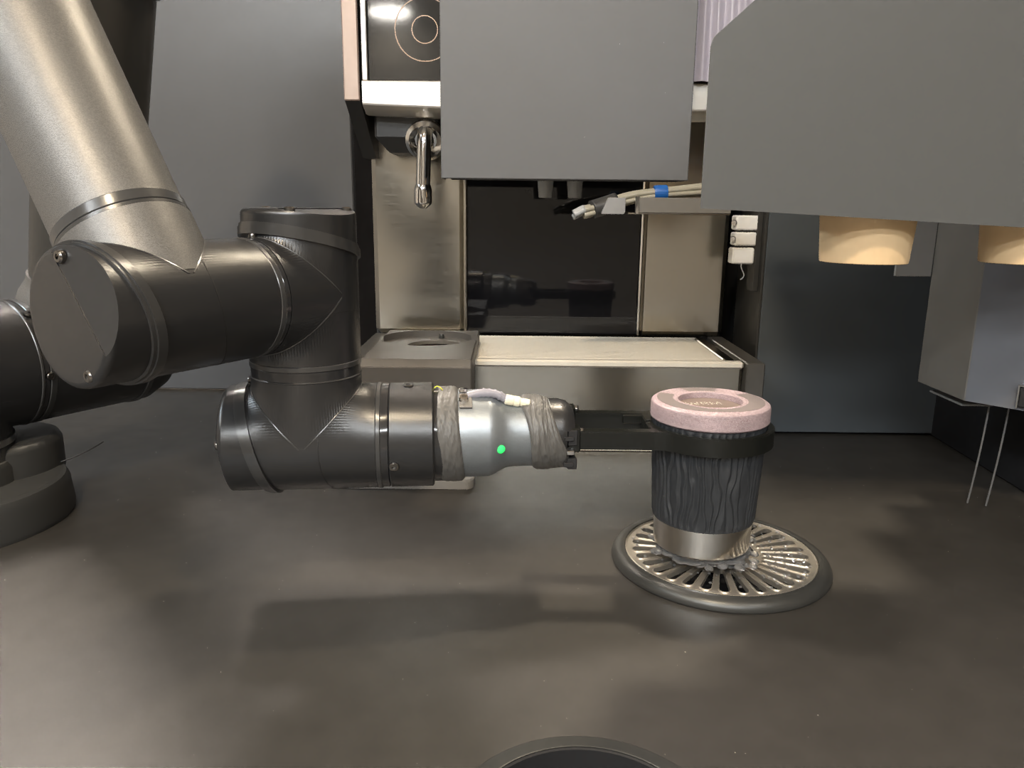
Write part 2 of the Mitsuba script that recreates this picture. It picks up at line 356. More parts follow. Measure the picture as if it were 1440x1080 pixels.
# upper arm ---------------------------------------------------------------------
RU = .0436
upper = part('upper_arm', tm(xf(lathe([(.01, .075), (RU, .075), (RU, .385), (.01, .385)], 128), frame(PU, UA))), 'upper_mat', robot, 30)
part('top_collar', tm(xf(lathe([(.01, .318), (RU + .002, .318), (RU + .006, .323), (RU + .0065, .365), (RU + .003, .375), (.01, .375)], 128), frame(PU, UA))), 'gloss_black_mat', upper, 30)
for k in range(10):
    a = 2 * math.pi * k / 10
    part('collar_rib', tm(xf(bb(-.002, .002, RU + .004, RU + .0085, .328, .365, .0008).rotate([0, 0, math.degrees(a)]), frame(PU, UA))), 'gloss_black_mat', upper, 30)
bulge = [(.02, .0), (.0535, .0), (.0548, .018), (.0552, .034), (.0540, .046), (.0515, .056), (.0475, .064), (.0455, .069), (.0455, .074), (.02, .074)]
slit = None
bm = lathe(bulge, 128)
for k in range(8):
    a = 2 * math.pi * (k + .35) / 8
    s_ = Manifold.hull(Manifold.sphere(.0036, 20).translate([.052, 0, .052]) + Manifold.sphere(.0022, 20).translate([.056, .004, .037]))
    bm = bm - s_.rotate([0, 0, math.degrees(a)])
foot_c = part('foot_collar', tm(xf(bm, frame(PU, UA, B))), 'link_mat', upper, 30)
band(PU, UA, .026, .0275, .0556, 'lip_mat', 'edge_ring', foot_c)
# shoulder -------------------------------------------------------------------------
RS = .0545
sh = part('shoulder', tm(xf(cyl(-.052, .058, RS, seg=128), frame(S, -B)) + xf(cyl(-.068, 0, .050, seg=96), frame(S, Z))), 'arm_mat', robot, 30)
band(S, -B, .058, .0605, RS + .0009, 'lip_mat', 'edge_ring', sh)
band(S, -B, .0605, .0655, RS - .0004, 'gloss_black_mat', 'glossy_ring', sh)
band(S, -B, .0655, .071, RS + .0006, 'lip_mat', 'edge_ring', sh)
for z_ in (.4, -.15):
    pb = S - B * .0645 + (Z * math.sin(.95) + Q * -math.cos(.95)) * (RS - .001) if z_ > 0 else S - B * .0645 + (Z * math.sin(-.1) + Q * -math.cos(-.1)) * (RS - .001)
    part('bolt', tm(xf(bolt_mesh(.0035, .004), frame(pb, pb - (S - B * .0645)))), 'bolt_mat', sh, 30)
sj = part('shoulder_housing', tm(xf(cyl(.071, .172, RS, seg=128) + cyl(.172, .19, RS, RS * .86, seg=128), frame(S, -B))), 'arm_mat', robot, 30)
band(S, -B, .158, .1635, RS + .0012, 'lip_mat', 'cover_lip', sj)
# base --------------------------------------------------------------------------------
bs = part('base', tm(lathe([(0, 0), (.0895, 0), (.0905, .004), (.0885, .026), (.0855, .0325), (.080, .035), (0, .035)], 128).translate([-.471, .612, 0])), 'base_mat', robot, 30)
lobe = Manifold.hull(lathe([(0, .03), (.0535, .03), (.0535, .056), (.051, .061), (.047, .063), (0, .063)], 96).translate([-.457, .652, 0]) + lathe([(0, .03), (.05, .03), (.05, .056), (.046, .063), (0, .063)], 64).translate([-.50, .655, 0]))
part('base_step', tm(lobe), 'base_mat', bs, 30)
part('base_column', tm(lathe([(0, .03), (.053, .03), (.053, .048), (.0512, .052), (.0512, .0525), (.050, .0535), (.050, .066), (0, .066)], 128).translate([-.471, .612, 0])), 'base_mat', bs, 30)
part('base_ring', tm(lathe([(.04, .066), (.0515, .066), (.0515, .0715), (.04, .0715)], 128).translate([-.471, .612, 0])), 'chrome_mat', bs, 30)
part('cable_wisp', tube(spline([[-.331, .60, .075], [-.338, .585, .071], [-.352, .575, .066]], 16), .0005, 6), 'seam_mat', sj, True)

# ================================================================== gripper
grip = thing('gripper', 'silver electric gripper wrapped in two grey tape bands at the end of the robot arm', 'gripper')
GM = frame(J6, G, Z)       # local x up, y towards ... , z along the tool axis
def gl(prof, seg=128): return xf(lathe(prof, seg), GM)
bodyp = [(.01, .0905), (.0300, .0905), (.0306, .093), (.0306, .1215), (.0302, .1238), (.0290, .1268), (.0262, .1312), (.0247, .1345), (.0240, .139), (.0238, .146), (.0240, .165), (.01, .165)]
gb = part('body', tm(gl(bodyp)), 'silver_mat', grip, 40)
def tape(z0f, z1f, rfun, seed, tilt0=0., tilt1=0.):
    nt, nz = 160, 22
    v = []
    for j in range(nz + 1):
        for i in range(nt):
            a = 2 * math.pi * i / nt
            lean = math.cos(a)          # +1 at the top
            u = j / nz
            z0 = z0f + tilt0 * lean + .0008 * math.sin(3 * a + seed); z1 = z1f + tilt1 * lean + .0008 * math.sin(2 * a + seed * 2)
            z = z0 + (z1 - z0) * u
            w = meshkit.fbm(np.array([[math.cos(a) * 2.2 + seed, math.sin(a) * 2.2, u * 9 + 3 * math.sin(a)]]), 3)[0]
            r = rfun(u) + .0016 * (w - .5) - .0018 * (abs(2 * u - 1) ** 6)
            v.append([r * math.cos(a), r * math.sin(a), z])
    f = []
    for j in range(nz):
        for i in range(nt):
            p, q = j * nt + i, j * nt + (i + 1) % nt
            f += [[p, q, q + nt], [p, q + nt, p + nt]]
    m = trimesh.Trimesh(np.array(v), f, process=False)
    M4 = np.eye(4); M4[:3] = GM
    m.apply_transform(M4); return m
part('tape_band', tape(.0868, .1032, lambda u: .0332, 1.3, -.001, -.002), 'tape_mat', grip, True)
part('tape_band', tape(.1495, .1640, lambda u: .0266, 4.1, -.0045, -.003), 'tape_mat', grip, True)
part('tape_band', tape(.1600, .1725, lambda u: .0264 - .0016 * u, 7.7, -.0045, -.0075), 'tape_mat', grip, True)
# status light
pl = J6 + G * .1293; rad = -FY * math.cos(math.radians(-8)) + Z * math.sin(math.radians(-8))
lc = pl + rad * .0268
k = part('status_light', tm(xf(lathe([(0, -.002), (.0029, -.002), (.0029, .0012), (.002, .0021), (0, .0024)], 28), frame(lc, rad + G * .35))), 'green_led_mat', grip, 40, emitter={'type': 'area', 'radiance': C(.02, .75, .1)})
# head with slots and jaws
head = gl([(.004, .160), (.0235, .160), (.0236, .1715), (.0222, .1775), (.0185, .1818), (.004, .1818)], 96)
head = head - xf(bb(-.006, .006, -.05, .05, .1755, .1835, .0003), GM) - xf(bb(-.0235, -.012, -.05, .05, .1765, .1835, .0003), GM)
hd = part('head', tm(head), 'arm_mat', grip, 30)
for zz, (a0, a1) in ((.0, (-.0045, .0065)), (.0, (-.0215, -.0135))):
    part('jaw_slide', cat([xf(bb(a0, a1, -.0215, .0215, .1762, .1828, .0006), GM), xf(bb((a0 + a1) / 2 - .0015, (a0 + a1) / 2 + .0015, -.0238, .0238, .1735, .180, .0004), GM)]), 'gloss_black_mat', grip, 30)
part('slide_plate', tm(xf(bb(-.0105, -.0075, -.0236, .0236, .1752, .1805, .0004), GM)), 'chrome_mat', grip, 30)
# clip, screw, connector and lead on the top
cd = -FY * math.cos(math.radians(62)) + Z * math.sin(math.radians(62))
part('clip', tm(xf(bb(-.0042, .0045, -.0075, .0065, -.0004, .0012, .0003), frame(J6 + G * .1062 + cd * .0305, cd, G))), 'column_mat', grip, 30)
part('clip_screw', cat([xf(bolt_mesh(.0034, .0032), frame(J6 + G * .1052 + cd * .0312 + np.cross(cd, G) * .000, cd)), xf(lathe([(0, 0), (.0030, 0), (.0030, .002), (0, .0026)], 24), frame(J6 + G * .1052 + Z * .0312 - FY * .005, Z))]), 'chrome_mat', grip, 30)
c0 = J6 + Z * .0 - FY * .010
lead = spline([c0 + G * .108 + Z * .0290, c0 + G * .116 + Z * .0310, c0 + G * .1255 + Z * .0306, c0 + G * .1345 + Z * .0262], 24)
part('lead', tube(lead, .0028, 14), 'cable_mat', grip, True)
for k in range(4):
    p_ = lead[10 + 3 * k]; d_ = lead[11 + 3 * k] - lead[9 + 3 * k]
    part('lead_rib', tm(xf(cyl(-.0006, .0006, .0033, seg=20), frame(p_, d_))), 'cable_mat', grip, 30)
cdir = (G * .97 - Z * .2)
cp = c0 + G * .1335 + Z * .0266
part('connector', tm(xf(lathe([(0, 0), (.0030, 0), (.0036, .001), (.0036, .0055), (.0030, .006), (.0036, .0066), (.0036, .010), (.0028, .0108), (.0030, .013), (.0030, .017), (0, .018)], 20), frame(cp, cdir))), 'connector_mat', grip, 30)
part('lead_wire', tube(spline([J6 + G * .0855 + Z * .0340 - FY * .006, J6 + G * .088 + Z * .0352 - FY * .006, J6 + G * .0912 + Z * .0325 - FY * .006], 12), .0004, 6), 'yellow_mat', grip, True)
# two fingers that close round the cup
CUP = np.array([.1428, .540])
z0h, z1h = .1012, .1140
ring = Point(*CUP).buffer(.0456, 96).difference(Point(*CUP).buffer(.0409, 96))
def finger(sign):
    yb = CUP[1] + sign * .0245 - (.0 if sign > 0 else .0)
    strip = sbox(.0425, yb - .0048, CUP[0] - .0355, yb + .0048)
    root = sbox(.0425, yb - .0055, .0505, yb + .0062 if sign < 0 else yb + .0048)
    half = ring.intersection(sbox(CUP[0] - .06, CUP[1] + (0.0012 if sign > 0 else -.06), CUP[0] + .06, CUP[1] + (.06 if sign > 0 else -.0012)))
    tail = Polygon([(CUP[0] - .050, yb - .0048), (CUP[0] - .034, yb - .0048 + sign * .004), (CUP[0] - .030, yb + sign * .012), (CUP[0] - .0365, yb + .0048)])
    g = shapely.union_all([strip, half]).buffer(.026, 48).buffer(-.026, 48)
    g = g.intersection(sbox(0, CUP[1] + (.0012 if sign > 0 else -.06), 1, CUP[1] + (.06 if sign > 0 else -.0012))).difference(sbox(0, min(CUP[1], yb - sign * .0048), CUP[0] - .046, max(CUP[1], yb - sign * .0048)))
    g = g.difference(Point(*CUP).buffer(.0409, 96)).simplify(.00005)
    if g.geom_type != 'Polygon': g = max(g.geoms, key=lambda q: q.area)
    return g
for sg in (-1, 1):
    p_ = finger(sg)
    f_ = part('finger', tm(chamfer_prism(p_, z0h, z1h, .0009)), 'holder_mat', grip, 30)
    yb = CUP[1] + sg * .0245
    part('finger_block', tm(bb(.0385, .0475, yb - .0065, yb + .0065, .0995, .1185 if sg > 0 else .1165, .0008)), 'holder_mat', f_, 30)
    part('bolt', tm(xf(bolt_mesh(.0028, .003), frame([.0472, yb, .116 if sg > 0 else .1125], [1, 0, 0]))), 'bolt_mat', f_, 30)
    part('finger_bridge', tm(bb(.0365, .0420, min(yb, .531 + sg * .004), max(yb, .531 + sg * .004), .100, .116, .0006)), 'gloss_black_mat', f_, 30)
part('finger_stop', tm(bb(.083, .099, CUP[1] + .0165, CUP[1] + .0195, z1h - .007, z1h - .0005, .0006)), 'holder_mat', grip, 30)

# ================================================================== the cup
cup = thing('steel_cup', 'dark fluted steel cup with a pink speckled ring lid, held over the round rinser', 'cup')
cx, cy = CUP
nt, nz = 420, 110
zz = np.linspace(.0425, .1165, nz); aa = np.linspace(0, 2 * np.pi, nt, endpoint=False)
Zg, Ag = np.meshgrid(zz, aa, indexing='ij')
base_r = .0366 + (Zg - .0425) / .074 * (.0401 - .0366)
pp = np.stack([np.cos(Ag) * 5.0, np.sin(Ag) * 5.0, Zg * 42], -1)
warp = (meshkit.fbm(pp, 2, 3) - .5) * 1.9
ph = (Ag / (2 * np.pi) * 46 + warp) % 1.0
saw = np.where(ph < .72, ph / .72, (1 - ph) / .28)
edge = np.clip(np.minimum((Zg - .0425) / .004, (.1165 - Zg) / .003), 0, 1)
rad_ = base_r + (saw - .5) * .0017 * edge
v = np.stack([cx + rad_ * np.cos(Ag), cy + rad_ * np.sin(Ag), Zg], -1).reshape(-1, 3)
ii = np.arange(nz - 1)[:, None] * nt; jj = np.arange(nt)[None, :]
p_ = (ii + jj).ravel(); q_ = (ii + (jj + 1) % nt).ravel()
fcs = np.vstack([np.c_[p_, q_, q_ + nt], np.c_[p_, q_ + nt, p_ + nt]])
part('sleeve', trimesh.Trimesh(v, fcs, process=False), 'sleeve_mat', cup, True, label='dark fluted sleeve of the cup')
part('steel_mouth', tm(lathe([(.0328, .0215), (.0344, .0215), (.0349, .0222), (.0352, .0285), (.0358, .043), (.0392, .1165), (.0375, .1165), (.0335, .03)], 128).translate([cx, cy, 0])), 'cup_steel_mat', cup, 30, label='bright brushed steel mouth')
part('steel_floor', tm(cyl(.112, .1165, .0376, seg=96).translate([cx, cy, 0])), 'cup_steel_mat', cup, 30)
rl = .0420
lid = lathe([(.0225, .1172), (rl - .001, .1172), (rl, .1182), (rl, .1274), (rl - .0006, .1290), (rl - .0022, .1302), (rl - .004, .1306), (.0238, .1306), (.0228, .1302), (.0225, .1294)], 160).translate([cx, cy, 0])
# shallow recess at the back and two small dimples
rec = (cyl(.1296, .14, .0405, seg=96) - cyl(.12, .15, .0262, seg=96)).translate([cx, cy, 0])
wedge = prism(Polygon([(cx, cy), (cx - .0235, cy + .055), (cx + .021, cy + .055)]), .12, .15)
lid = lid - (rec ^ wedge)
for ang in (198, 27):
    lid = lid - Manifold.sphere(.006, 32).scale([1, .55, .35]).rotate([0, 0, 0]).translate([cx + .0315 * math.cos(math.radians(ang)), cy + .0315 * math.sin(math.radians(ang)), .1310])
lk = part('ring_lid', tm(lid), 'pink_mat', cup, 30, label='pink speckled ring on top')
part('recess_floor', tm((rec ^ wedge ^ cyl(.12, .1299, .05, seg=64).translate([cx, cy, 0]))), 'film_mat', lk, 30)
ang = np.radians(np.linspace(150, 390, 120))
wd_ = np.clip(np.abs(np.degrees(ang) - 270) / 45, 0, 1)
ro_, ri_ = .0345 + .0026 * wd_, .0292 - .0022 * wd_
o_ = Polygon(np.vstack([np.c_[cx + ro_ * np.cos(ang), cy + ro_ * np.sin(ang)], np.c_[cx + ri_ * np.cos(ang), cy + ri_ * np.sin(ang)][::-1]])).buffer(-.001).buffer(.0016)
part('film', tm(prism(o_, .1304, .13078)), 'film_mat', lk, 30)
dk = part('disc', tm(cyl(.1165, .1262, .0222, seg=96).translate([cx, cy, 0])), 'disc_mat', cup, 30, label='brown metal disc with letters')
tx = meshkit.text_mesh('WPM', .0078, .0002); tx.apply_transform(trimesh.transformations.rotation_matrix(math.radians(8), [0, 0, 1]))
b_ = tx.bounds; tx.apply_translation([cx - .0035 - (b_[0][0] + b_[1][0]) / 2, cy + .0055 - (b_[0][1] + b_[1][1]) / 2, .1260])
part('lettering', tx, 'text_mat', dk, False, label='pale letters WPM')
part('dot', tm(cyl(.1260, .1264, .0005, seg=16).translate([cx - .001, cy + .0015, 0])), 'text_mat', dk, 30)

# ================================================================== rinser
rinser = thing('cup_rinser', 'round steel rinser with radial slots let into the worktop below the cup', 'rinser')
rx, ry = RINSE
part('rim', tm(lathe([(.0715, -.004), (.0745, -.004), (.0745, .0003), (.0812, .0003), (.0818, .0016), (.0812, .0042), (.0794, .0068), (.0765, .0086), (.0738, .0090), (.0722, .0086), (.0715, .0076)], 160).translate([rx, ry, 0])), 'rim_mat', rinser, 40, label='grey rounded rim of the rinser')
part('basin', tm(lathe([(0, -.03), (.074, -.03), (.0745, -.0002), (.0714, -.0002), (.071, -.027), (0, -.027)], 96).translate([rx, ry, 0])), 'gloss_black_mat', rinser, 30)
disc = Point(0, 0).buffer(.0712, 96)
plate = prism(disc, .0045, .0072)
slots = []
NS = 31
for k in range(NS):
    a = 2 * math.pi * (k + .3) / NS
    c_, s__ = math.cos(a), math.sin(a)
    slot = shapely.union_all([Point(.0335 * c_, .0335 * s__).buffer(.0014, 8), Point(.0625 * c_, .0625 * s__).buffer(.0037, 8)]).convex_hull
    slots.append(slot)
    plate = plate - prism(slot, 0, .02)
plate = plate - cyl(0, .02, .020, seg=64)
gr = part('grate', tm(plate.translate([rx, ry, 0])), 'grate_mat', rinser, 30, label='bright slotted grate')
ridge_src = []
for k, slot in enumerate(slots):
    rg = slot.buffer(.00075).difference(slot)
    part('slot_edge', tm(prism(rg, .0070, .0080).translate([rx, ry, 0])), 'grate_mat', gr, 40)
part('grate_edge', tm(lathe([(.0704, .0065), (.0714, .0065), (.0714, .0078), (.0708, .0082), (.0704, .0078)], 128).translate([rx, ry, 0])), 'grate_mat', gr, 40)
part('spray_nozzle', tm(lathe([(0, -.005), (.0195, -.005), (.0195, .0078), (.017, .0095), (.012, .0102), (.006, .0125), (0, .013)], 64).translate([rx, ry, 0])), 'gloss_black_mat', rinser, 40)
# water thrown up between nozzle and cup
def water_lump(c, rad, h, seed, n=40, m=90):
    v, f = [], []
    for j in range(n + 1):
        for i in range(m):
            th = math.pi * j / n; a = 2 * math.pi * i / m
            d = np.array([math.sin(th) * math.cos(a), math.sin(th) * math.sin(a), math.cos(th)])
            w = meshkit.fbm((d * 2.6 + seed)[None], 4)[0]
            v.append([c[0] + d[0] * rad * (.62 + .76 * w), c[1] + d[1] * rad * (.62 + .76 * w), c[2] + d[2] * h * (.6 + .8 * w)])
    for j in range(n):
        for i in range(m):
            p, q = j * m + i, j * m + (i + 1) % m
            f += [[p, p + m, q + m], [p, q + m, q]]
    return trimesh.Trimesh(np.array(v), f, process=True)
wl = [water_lump((cx + .002, cy, .0165), .032, .0062, 2.2)]
for k in range(60):
    a = rng.uniform(0, 2 * math.pi); d = rng.uniform(.024, .040)
    wl.append(water_lump((cx + .004 + d * math.cos(a), cy + d * math.sin(a), rng.uniform(.0125, .0185)), rng.uniform(.0012, .0045), rng.uniform(.0008, .0024), k * 3.1, 10, 18))
solo('water_splash', cat(wl), 'water_mat', 'clear water splashing between the steel cup and the round rinser', 'water', smooth=True, kind='stuff')
dr_ = []
for k in range(170):
    a = rng.uniform(0, 2 * math.pi); d = rng.uniform(.035, .068)
    if rng.random() < .55: a = rng.uniform(-1.1, .9)
    s = trimesh.creation.icosphere(1, 1.0); r_ = rng.uniform(.0005, .0014)
    s.apply_scale([r_, r_ * rng.uniform(.8, 1.5), r_ * .7]); s.apply_translation([rx + d * math.cos(a), ry + d * math.sin(a), .0080])
    dr_.append(s)
solo('water_drops', cat(dr_), 'water_mat', 'small water drops scattered over the slotted rinser grate', 'water drops', smooth=True, kind='stuff')

# ================================================================== round chute at the front edge
ch = thing('waste_chute', 'black round hole with a raised rim in the worktop, cut by the lower picture edge', 'chute')
hx, hy = HOLE
part('rim', tm(lathe([(.0555, -.002), (.0575, -.002), (.0575, .0002), (.0642, .0002), (.0644, .0008), (.0632, .0016), (.0556, .0022), (.0550, .0026), (.0545, .0024), (.0545, -.001)], 128).translate([hx, hy, 0])), 'rim_mat', ch, 30)
part('bore', tm(lathe([(.0520, -.24), (.0570, -.24), (.0575, -.0005), (.0538, .0024), (.0528, .0018)], 96).translate([hx, hy, 0])), 'gloss_black_mat', ch, 30)
part('bore_floor', tm(cyl(-.245, -.24, .057, seg=64).translate([hx, hy, 0])), 'dark_mat', ch, 30)

# ================================================================== coffee machine
cm = thing('coffee_machine', 'large stainless steel coffee machine standing against the back behind the arm', 'coffee machine')
XL, XR, XM = -.1770, .2700, .0465
# drip tray
tr = part('drip_tray', tm(bb(XL + .02, .2495, .8185, .984, .006, .1010, .004)), 'steel_mat', cm, 30, label='stainless drip tray box')
part('front_lip', tm(xf(bb(XL + .0205, .2490, .8145, .8255, .0955, .1036, .0022), np.eye(4)[:3])), 'tray_mat', tr, 30)
for (x0, x1) in ((XL, XL + .0195), (.2505, XR)):
    part('tray_end', tm(bb(x0, x1, .8080, .9845, .006, .1034, .0012)), 'tray_end_mat', tr, 30)
part('foot_strip', tm(bb(XL + .01, .262, .8195, .832, .0006, .0068, .0008)), 'tray_mat', tr, 30)
sl = []
ys = np.linspace(.829, .960, 27)
for y_ in ys: sl.append(bb(XL + .03, .2285, y_, y_ + .0036, .1005, .1032, .0007))
part('grate_bars', cat(sl), 'tray_mat', tr, 30); labels[tr + '__grate_bars'] = {'kind': 'stuff', 'label': 'fine steel bars of the drip grate'}
part('grate_edge', tm(bb(.2288, .2325, .8265, .9630, .1005, .1046, .0012)), 'chrome_mat', tr, 30)
part('grate_rear_edge', tm(bb(XL + .03, .2325, .9635, .9680, .1005, .1045, .0012)), 'tray_mat', tr, 30)
# back: steel columns either side of black glass
body = part('body', tm(bb(XL, XR, .995, 1.14, .006, .70, .003)), 'housing_mat', cm, 30)
def column(x0, x1):
    return part('steel_column', tm(bb(x0, x1, .9755, 1.0, .1046, .3700, .006)), 'steel_mat', cm, 30)
column(-.1745, -.0612); column(.1595, .2672)
part('column_edge', tm(bb(.1578, .1612, .9735, .990, .1046, .372, .0012)), 'chrome_mat', cm, 30)
part('column_edge', tm(bb(-.0618, -.0578, .9735, .990, .1046, .372, .0012)), 'steel_mat', cm, 30)
part('splash_glass', tm(bb(-.058, .158, .982, .990, .1046, .372, .0008)), 'glass_black_mat', cm, 30, label='glossy black glass back panel')
# upper housing
up = part('upper_housing', tm(bb(-.158, .252, .895, .996, .368, .70, .003)), 'housing_mat', cm, 30)
part('under_block', tm(Manifold.hull(bb(-.156, -.085, .90, .975, .335, .372, .003) + bb(-.145, -.105, .915, .975, .322, .34, .003))), 'housing_mat', up, 30)
for s, (x0, x1) in ((1, (-.1800, -.1640)), (-1, (.2580, .2740))):
    prof = Polygon([(.866, .371), (.866, .70), (1.0, .70), (1.0, .318), (.955, .318)])
    sp = prism(prof, 0, x1 - x0)
    M = np.array([[0, 0, 1, x0], [1, 0, 0, 0], [0, 1, 0, 0]], float)
    k = part('side_panel', tm(xf(sp, M)), 'housing_mat', cm, 30)
    part('front_strip', tm(bb(x0 - .0006, x1, .8635, .868, .3712, .70, .0012)), 'bronze_mat', k, 30, label='speckled bronze front strip')
TIL = math.radians(0)
def tilt(man): # display unit leans back a little about its lower edge
    M = np.array([[1, 0, 0, 0], [0, math.cos(TIL), math.sin(TIL), .868 - math.cos(TIL) * .868 - math.sin(TIL) * .392], [0, -math.sin(TIL), math.cos(TIL), .392 + math.sin(TIL) * .868 - math.cos(TIL) * .392]], float)
    return man.transform(M)
disp = part('display', tm(tilt(bb(-.1545, .2470, .868, .890, .392, .66, .0010))), 'display_mat', cm, 30, label='glossy dark touch display')
part('bezel', tm(tilt(bb(-.1615, -.1555, .8665, .886, .392, .66, .0008))), 'silver_trim_mat', disp, 30)
part('bezel', tm(tilt(bb(.2475, .2550, .8665, .886, .392, .66, .0008))), 'silver_trim_mat', disp, 30)
for r0 in (.0134, .0310):
    rg = lathe([(r0 - .0005, -.0003), (r0 + .0005, -.0003), (r0 + .0005, .0003), (r0 - .0005, .0003)], 96)
    part('printed_ring', tm(tilt(xf(rg, frame([-.0947, .8678, .4425], [0, -1, 0])))), 'print_mat', disp, 30, label='thin copper ring printed on the display')
# silver lip below the display, deeper in the middle
lp = []
n = 24
v, f = [], []
for i in range(n + 1):
    u = i / n; x = -.1615 + u * (.2550 + .1615)
    c_ = 1 - abs(2 * u - 1) ** 2.2
    zt, zb = .3915, .3690 - .004 * c_ - .0015 * u
    yf = .8640 - .004 * c_
    v += [[x, .885, zt], [x, yf + .001, zt], [x, yf, zt - .001], [x, yf, zb], [x, yf + .0008, zb - .0015], [x, yf + .020, zb - .009], [x, .90, zb - .009], [x, .90, zt]]
for i in range(n):
    for j in range(8):
        a, b = i * 8 + j, i * 8 + (j + 1) % 8
        f += [[a, b, b + 8], [a, b + 8, a + 8]]
for j in range(1, 7): f += [[0, j + 1, j], [n * 8, n * 8 + j, n * 8 + j + 1]]
lipm = trimesh.Trimesh(np.array(v), f, process=False); lipm.fix_normals()
part('silver_lip', lipm, 'silver_trim_mat', cm, 25, label='bright silver lip below the display')
# steam wand
wd = part('steam_wand', tube(spline([[-.0990, .915, .352], [-.0990, .897, .345], [-.0995, .890, .332], [-.1005, .8885, .305], [-.1014, .8885, .283]], 40), .0080, 24), 'chrome_mat', cm, True, label='polished steam wand')
part('wand_tip', tm(lathe([(0, .2605), (.004, .2605), (.0088, .2645), (.0100, .267), (.0100, .2805), (.0088, .285), (.0078, .2868), (0, .2865)], 40).translate([-.1014, .8885, 0])), 'chrome_mat', wd, 30)
part('wand_socket', tm(xf(lathe([(.009, 0), (.0225, 0), (.0225, .006), (.0185, .010), (.012, .004), (.009, .004)], 64), frame([-.099, .905, .336], [0, -1, -.45]))), 'chrome_mat', wd, 30)
# milk / coffee spouts below the cover
for k, (x, dx) in enumerate(((.0344, -.0015), (.0665, .0012))):
    me = lathe([(.0045, .2735), (.0072, .2735), (.0094, .298), (.0094, .33), (.006, .33), (.006, .298)], 28)
    part('spout', tm(me.translate([x, .875, 0])), 'milky_mat', cm, 30, label='milky plastic spout')
part('spout_block', tm(bb(.015, .085, .865, .90, .325, .37, .003)), 'housing_mat', cm, 30)
# plastic hopper at the right of the display, mostly hidden
v, f = [], []
nx, nz_ = 70, 14
for j in range(nz_ + 1):
    for i in range(nx + 1):
        x = .1830 + .085 * i / nx; z = .3925 + .21 * j / nz_
        y = .851 + .0026 * math.sin(i * .55 + j * .12) + .0035 * meshkit.noise(np.array([[i * .23, j * .14, 1.0]]))[0]
        v.append([x, y, z])
m_ = (nz_ + 1) * (nx + 1); v += [[a, b + .003, c] for a, b, c in v]
for j in range(nz_):
    for i in range(nx):
        p = j * (nx + 1) + i; q = p + nx + 1
        f += [[p, p + 1, q + 1], [p, q + 1, q], [m_ + p, m_ + q + 1, m_ + p + 1], [m_ + p, m_ + q, m_ + q + 1]]
solo('plastic_cover', trimesh.Trimesh(np.array(v), f, process=False), 'hopper_mat', 'crinkled grey-violet clear plastic cover seen between the two sheet metal boxes', 'plastic cover', smooth=True)

# ================================================================== cover in front of the machine
cv = thing('metal_cover', 'plain grey sheet metal box hanging in front of the coffee machine, upper centre', 'cover')
part('front_sheet', tm(bb(-.0748, .1782, .8200, .8222, .2913, .66, .0008)), 'sheet_mat', cv, 30)
for x0 in (-.0748, .1760):
    part('side_sheet', tm(bb(x0, x0 + .0022, .8222, .8570, .2913, .66, .0006)), 'sheet_mat', cv, 30)
part('bottom_fold', tm(bb(-.0650, .1690, .8222, .836, .2903, .2922, .0005)), 'housing_mat', cv, 30)
part('top_sheet', tm(bb(-.0748, .1782, .8222, .857, .658, .66, .0006)), 'sheet_mat', cv, 30)

# ================================================================== black stand with a round recess
st = thing('cup_stand', 'black plastic block with a round recess on top, standing on the drip tray\'s left end', 'stand')
x0, x1, y0, y1, zt = -.1470, -.0395, .7300, .9150, .1187
blk = Manifold.hull(bb(x0, x1, y0 + .006, y1, .1036, zt, .0012) + bb(x0, x1, y0 + .002, y1, .1036, zt - .0055, .0008) + bb(x0, x1, y0, y1, .1036, zt - .011, .0008))
skirt = bb(x0, x1, y0, .8050, .0095, .112, .0008)
blk = blk + skirt
blk = blk - bb(x0 + .004, x1 - .004, y0 + .004, .9, .02, .1075, .0001)
ccx, ccy = -.0965, .8620
blk = blk - cyl(.1115, .2, .0515, seg=128).translate([ccx, ccy, 0])
notch = bb(-.06, -.03, .848, .878, .1115, .2, .0003)
blk = blk - notch
hole = cyl(.10, .13, .0305, seg=64).translate([-.087, .8555, 0])
blk = blk - hole
part('block', tm(blk), 'stand_mat', st, 30)
part('post', tm(lathe([(0, .111), (.0032, .111), (.0032, .1145), (.0024, .1165), (.001, .1165), (0, .1155)], 24).translate([-.0835, .9000, 0])), 'rim_mat', st, 30)
part('foot_plate', tm(chamfer_prism(sbox(-.170, .705, -.0440, .84).buffer(.0085, 8).intersection(sbox(-.2, .6, .1, .8055)), .0004, .0098, .0015)), 'plate_mat', st, 30, label='grey metal foot plate')
part('foot_screw', tm(bolt_mesh(.0042, .0035).translate([-.0500, .7130, .0096])), 'chrome_mat', st, 30)

# ================================================================== hoses between the boxes
hs = thing('hose_bundle', 'bundle of clear hoses with a blue clip, under the two sheet metal boxes', 'hoses')
rng2 = random.Random(3)
for k in range(5):
    dy, dz = .004 * math.cos(k * 1.26), .0042 * math.sin(k * 1.26)
    pts = spline([[.235, .80 + dy, .2865 + dz], [.1865, .80 + dy, .2820 + dz], [.150, .80 + dy, .2785 + dz * .8], [.118, .80 + dy, .2735 + dz], [.092, .797 + dy * 1.5, .2655 + dz], [.070, .792 + dy * 2, .2590 + dz * 1.1]], 40)
    part('hose', tube(pts, .0026, 12), 'tube_mat', hs, True)
    if k < 3: part('hose_end', tube(spline([pts[-1], pts[-1] + [-.006, -.002, -.003], pts[-1] + [-.0105, -.003, -.0052]], 8), .0031, 12), 'milky_mat', hs, True)
part('blue_clip', tm(xf(lathe([(0, -.0065), (.0074, -.0065), (.0078, -.005), (.0078, .005), (.0074, .0065), (0, .0065)], 28), frame([.1470, .800, .2786], [-1, 0, -.06]))), 'blue_mat', hs, 30, label='small blue clip')
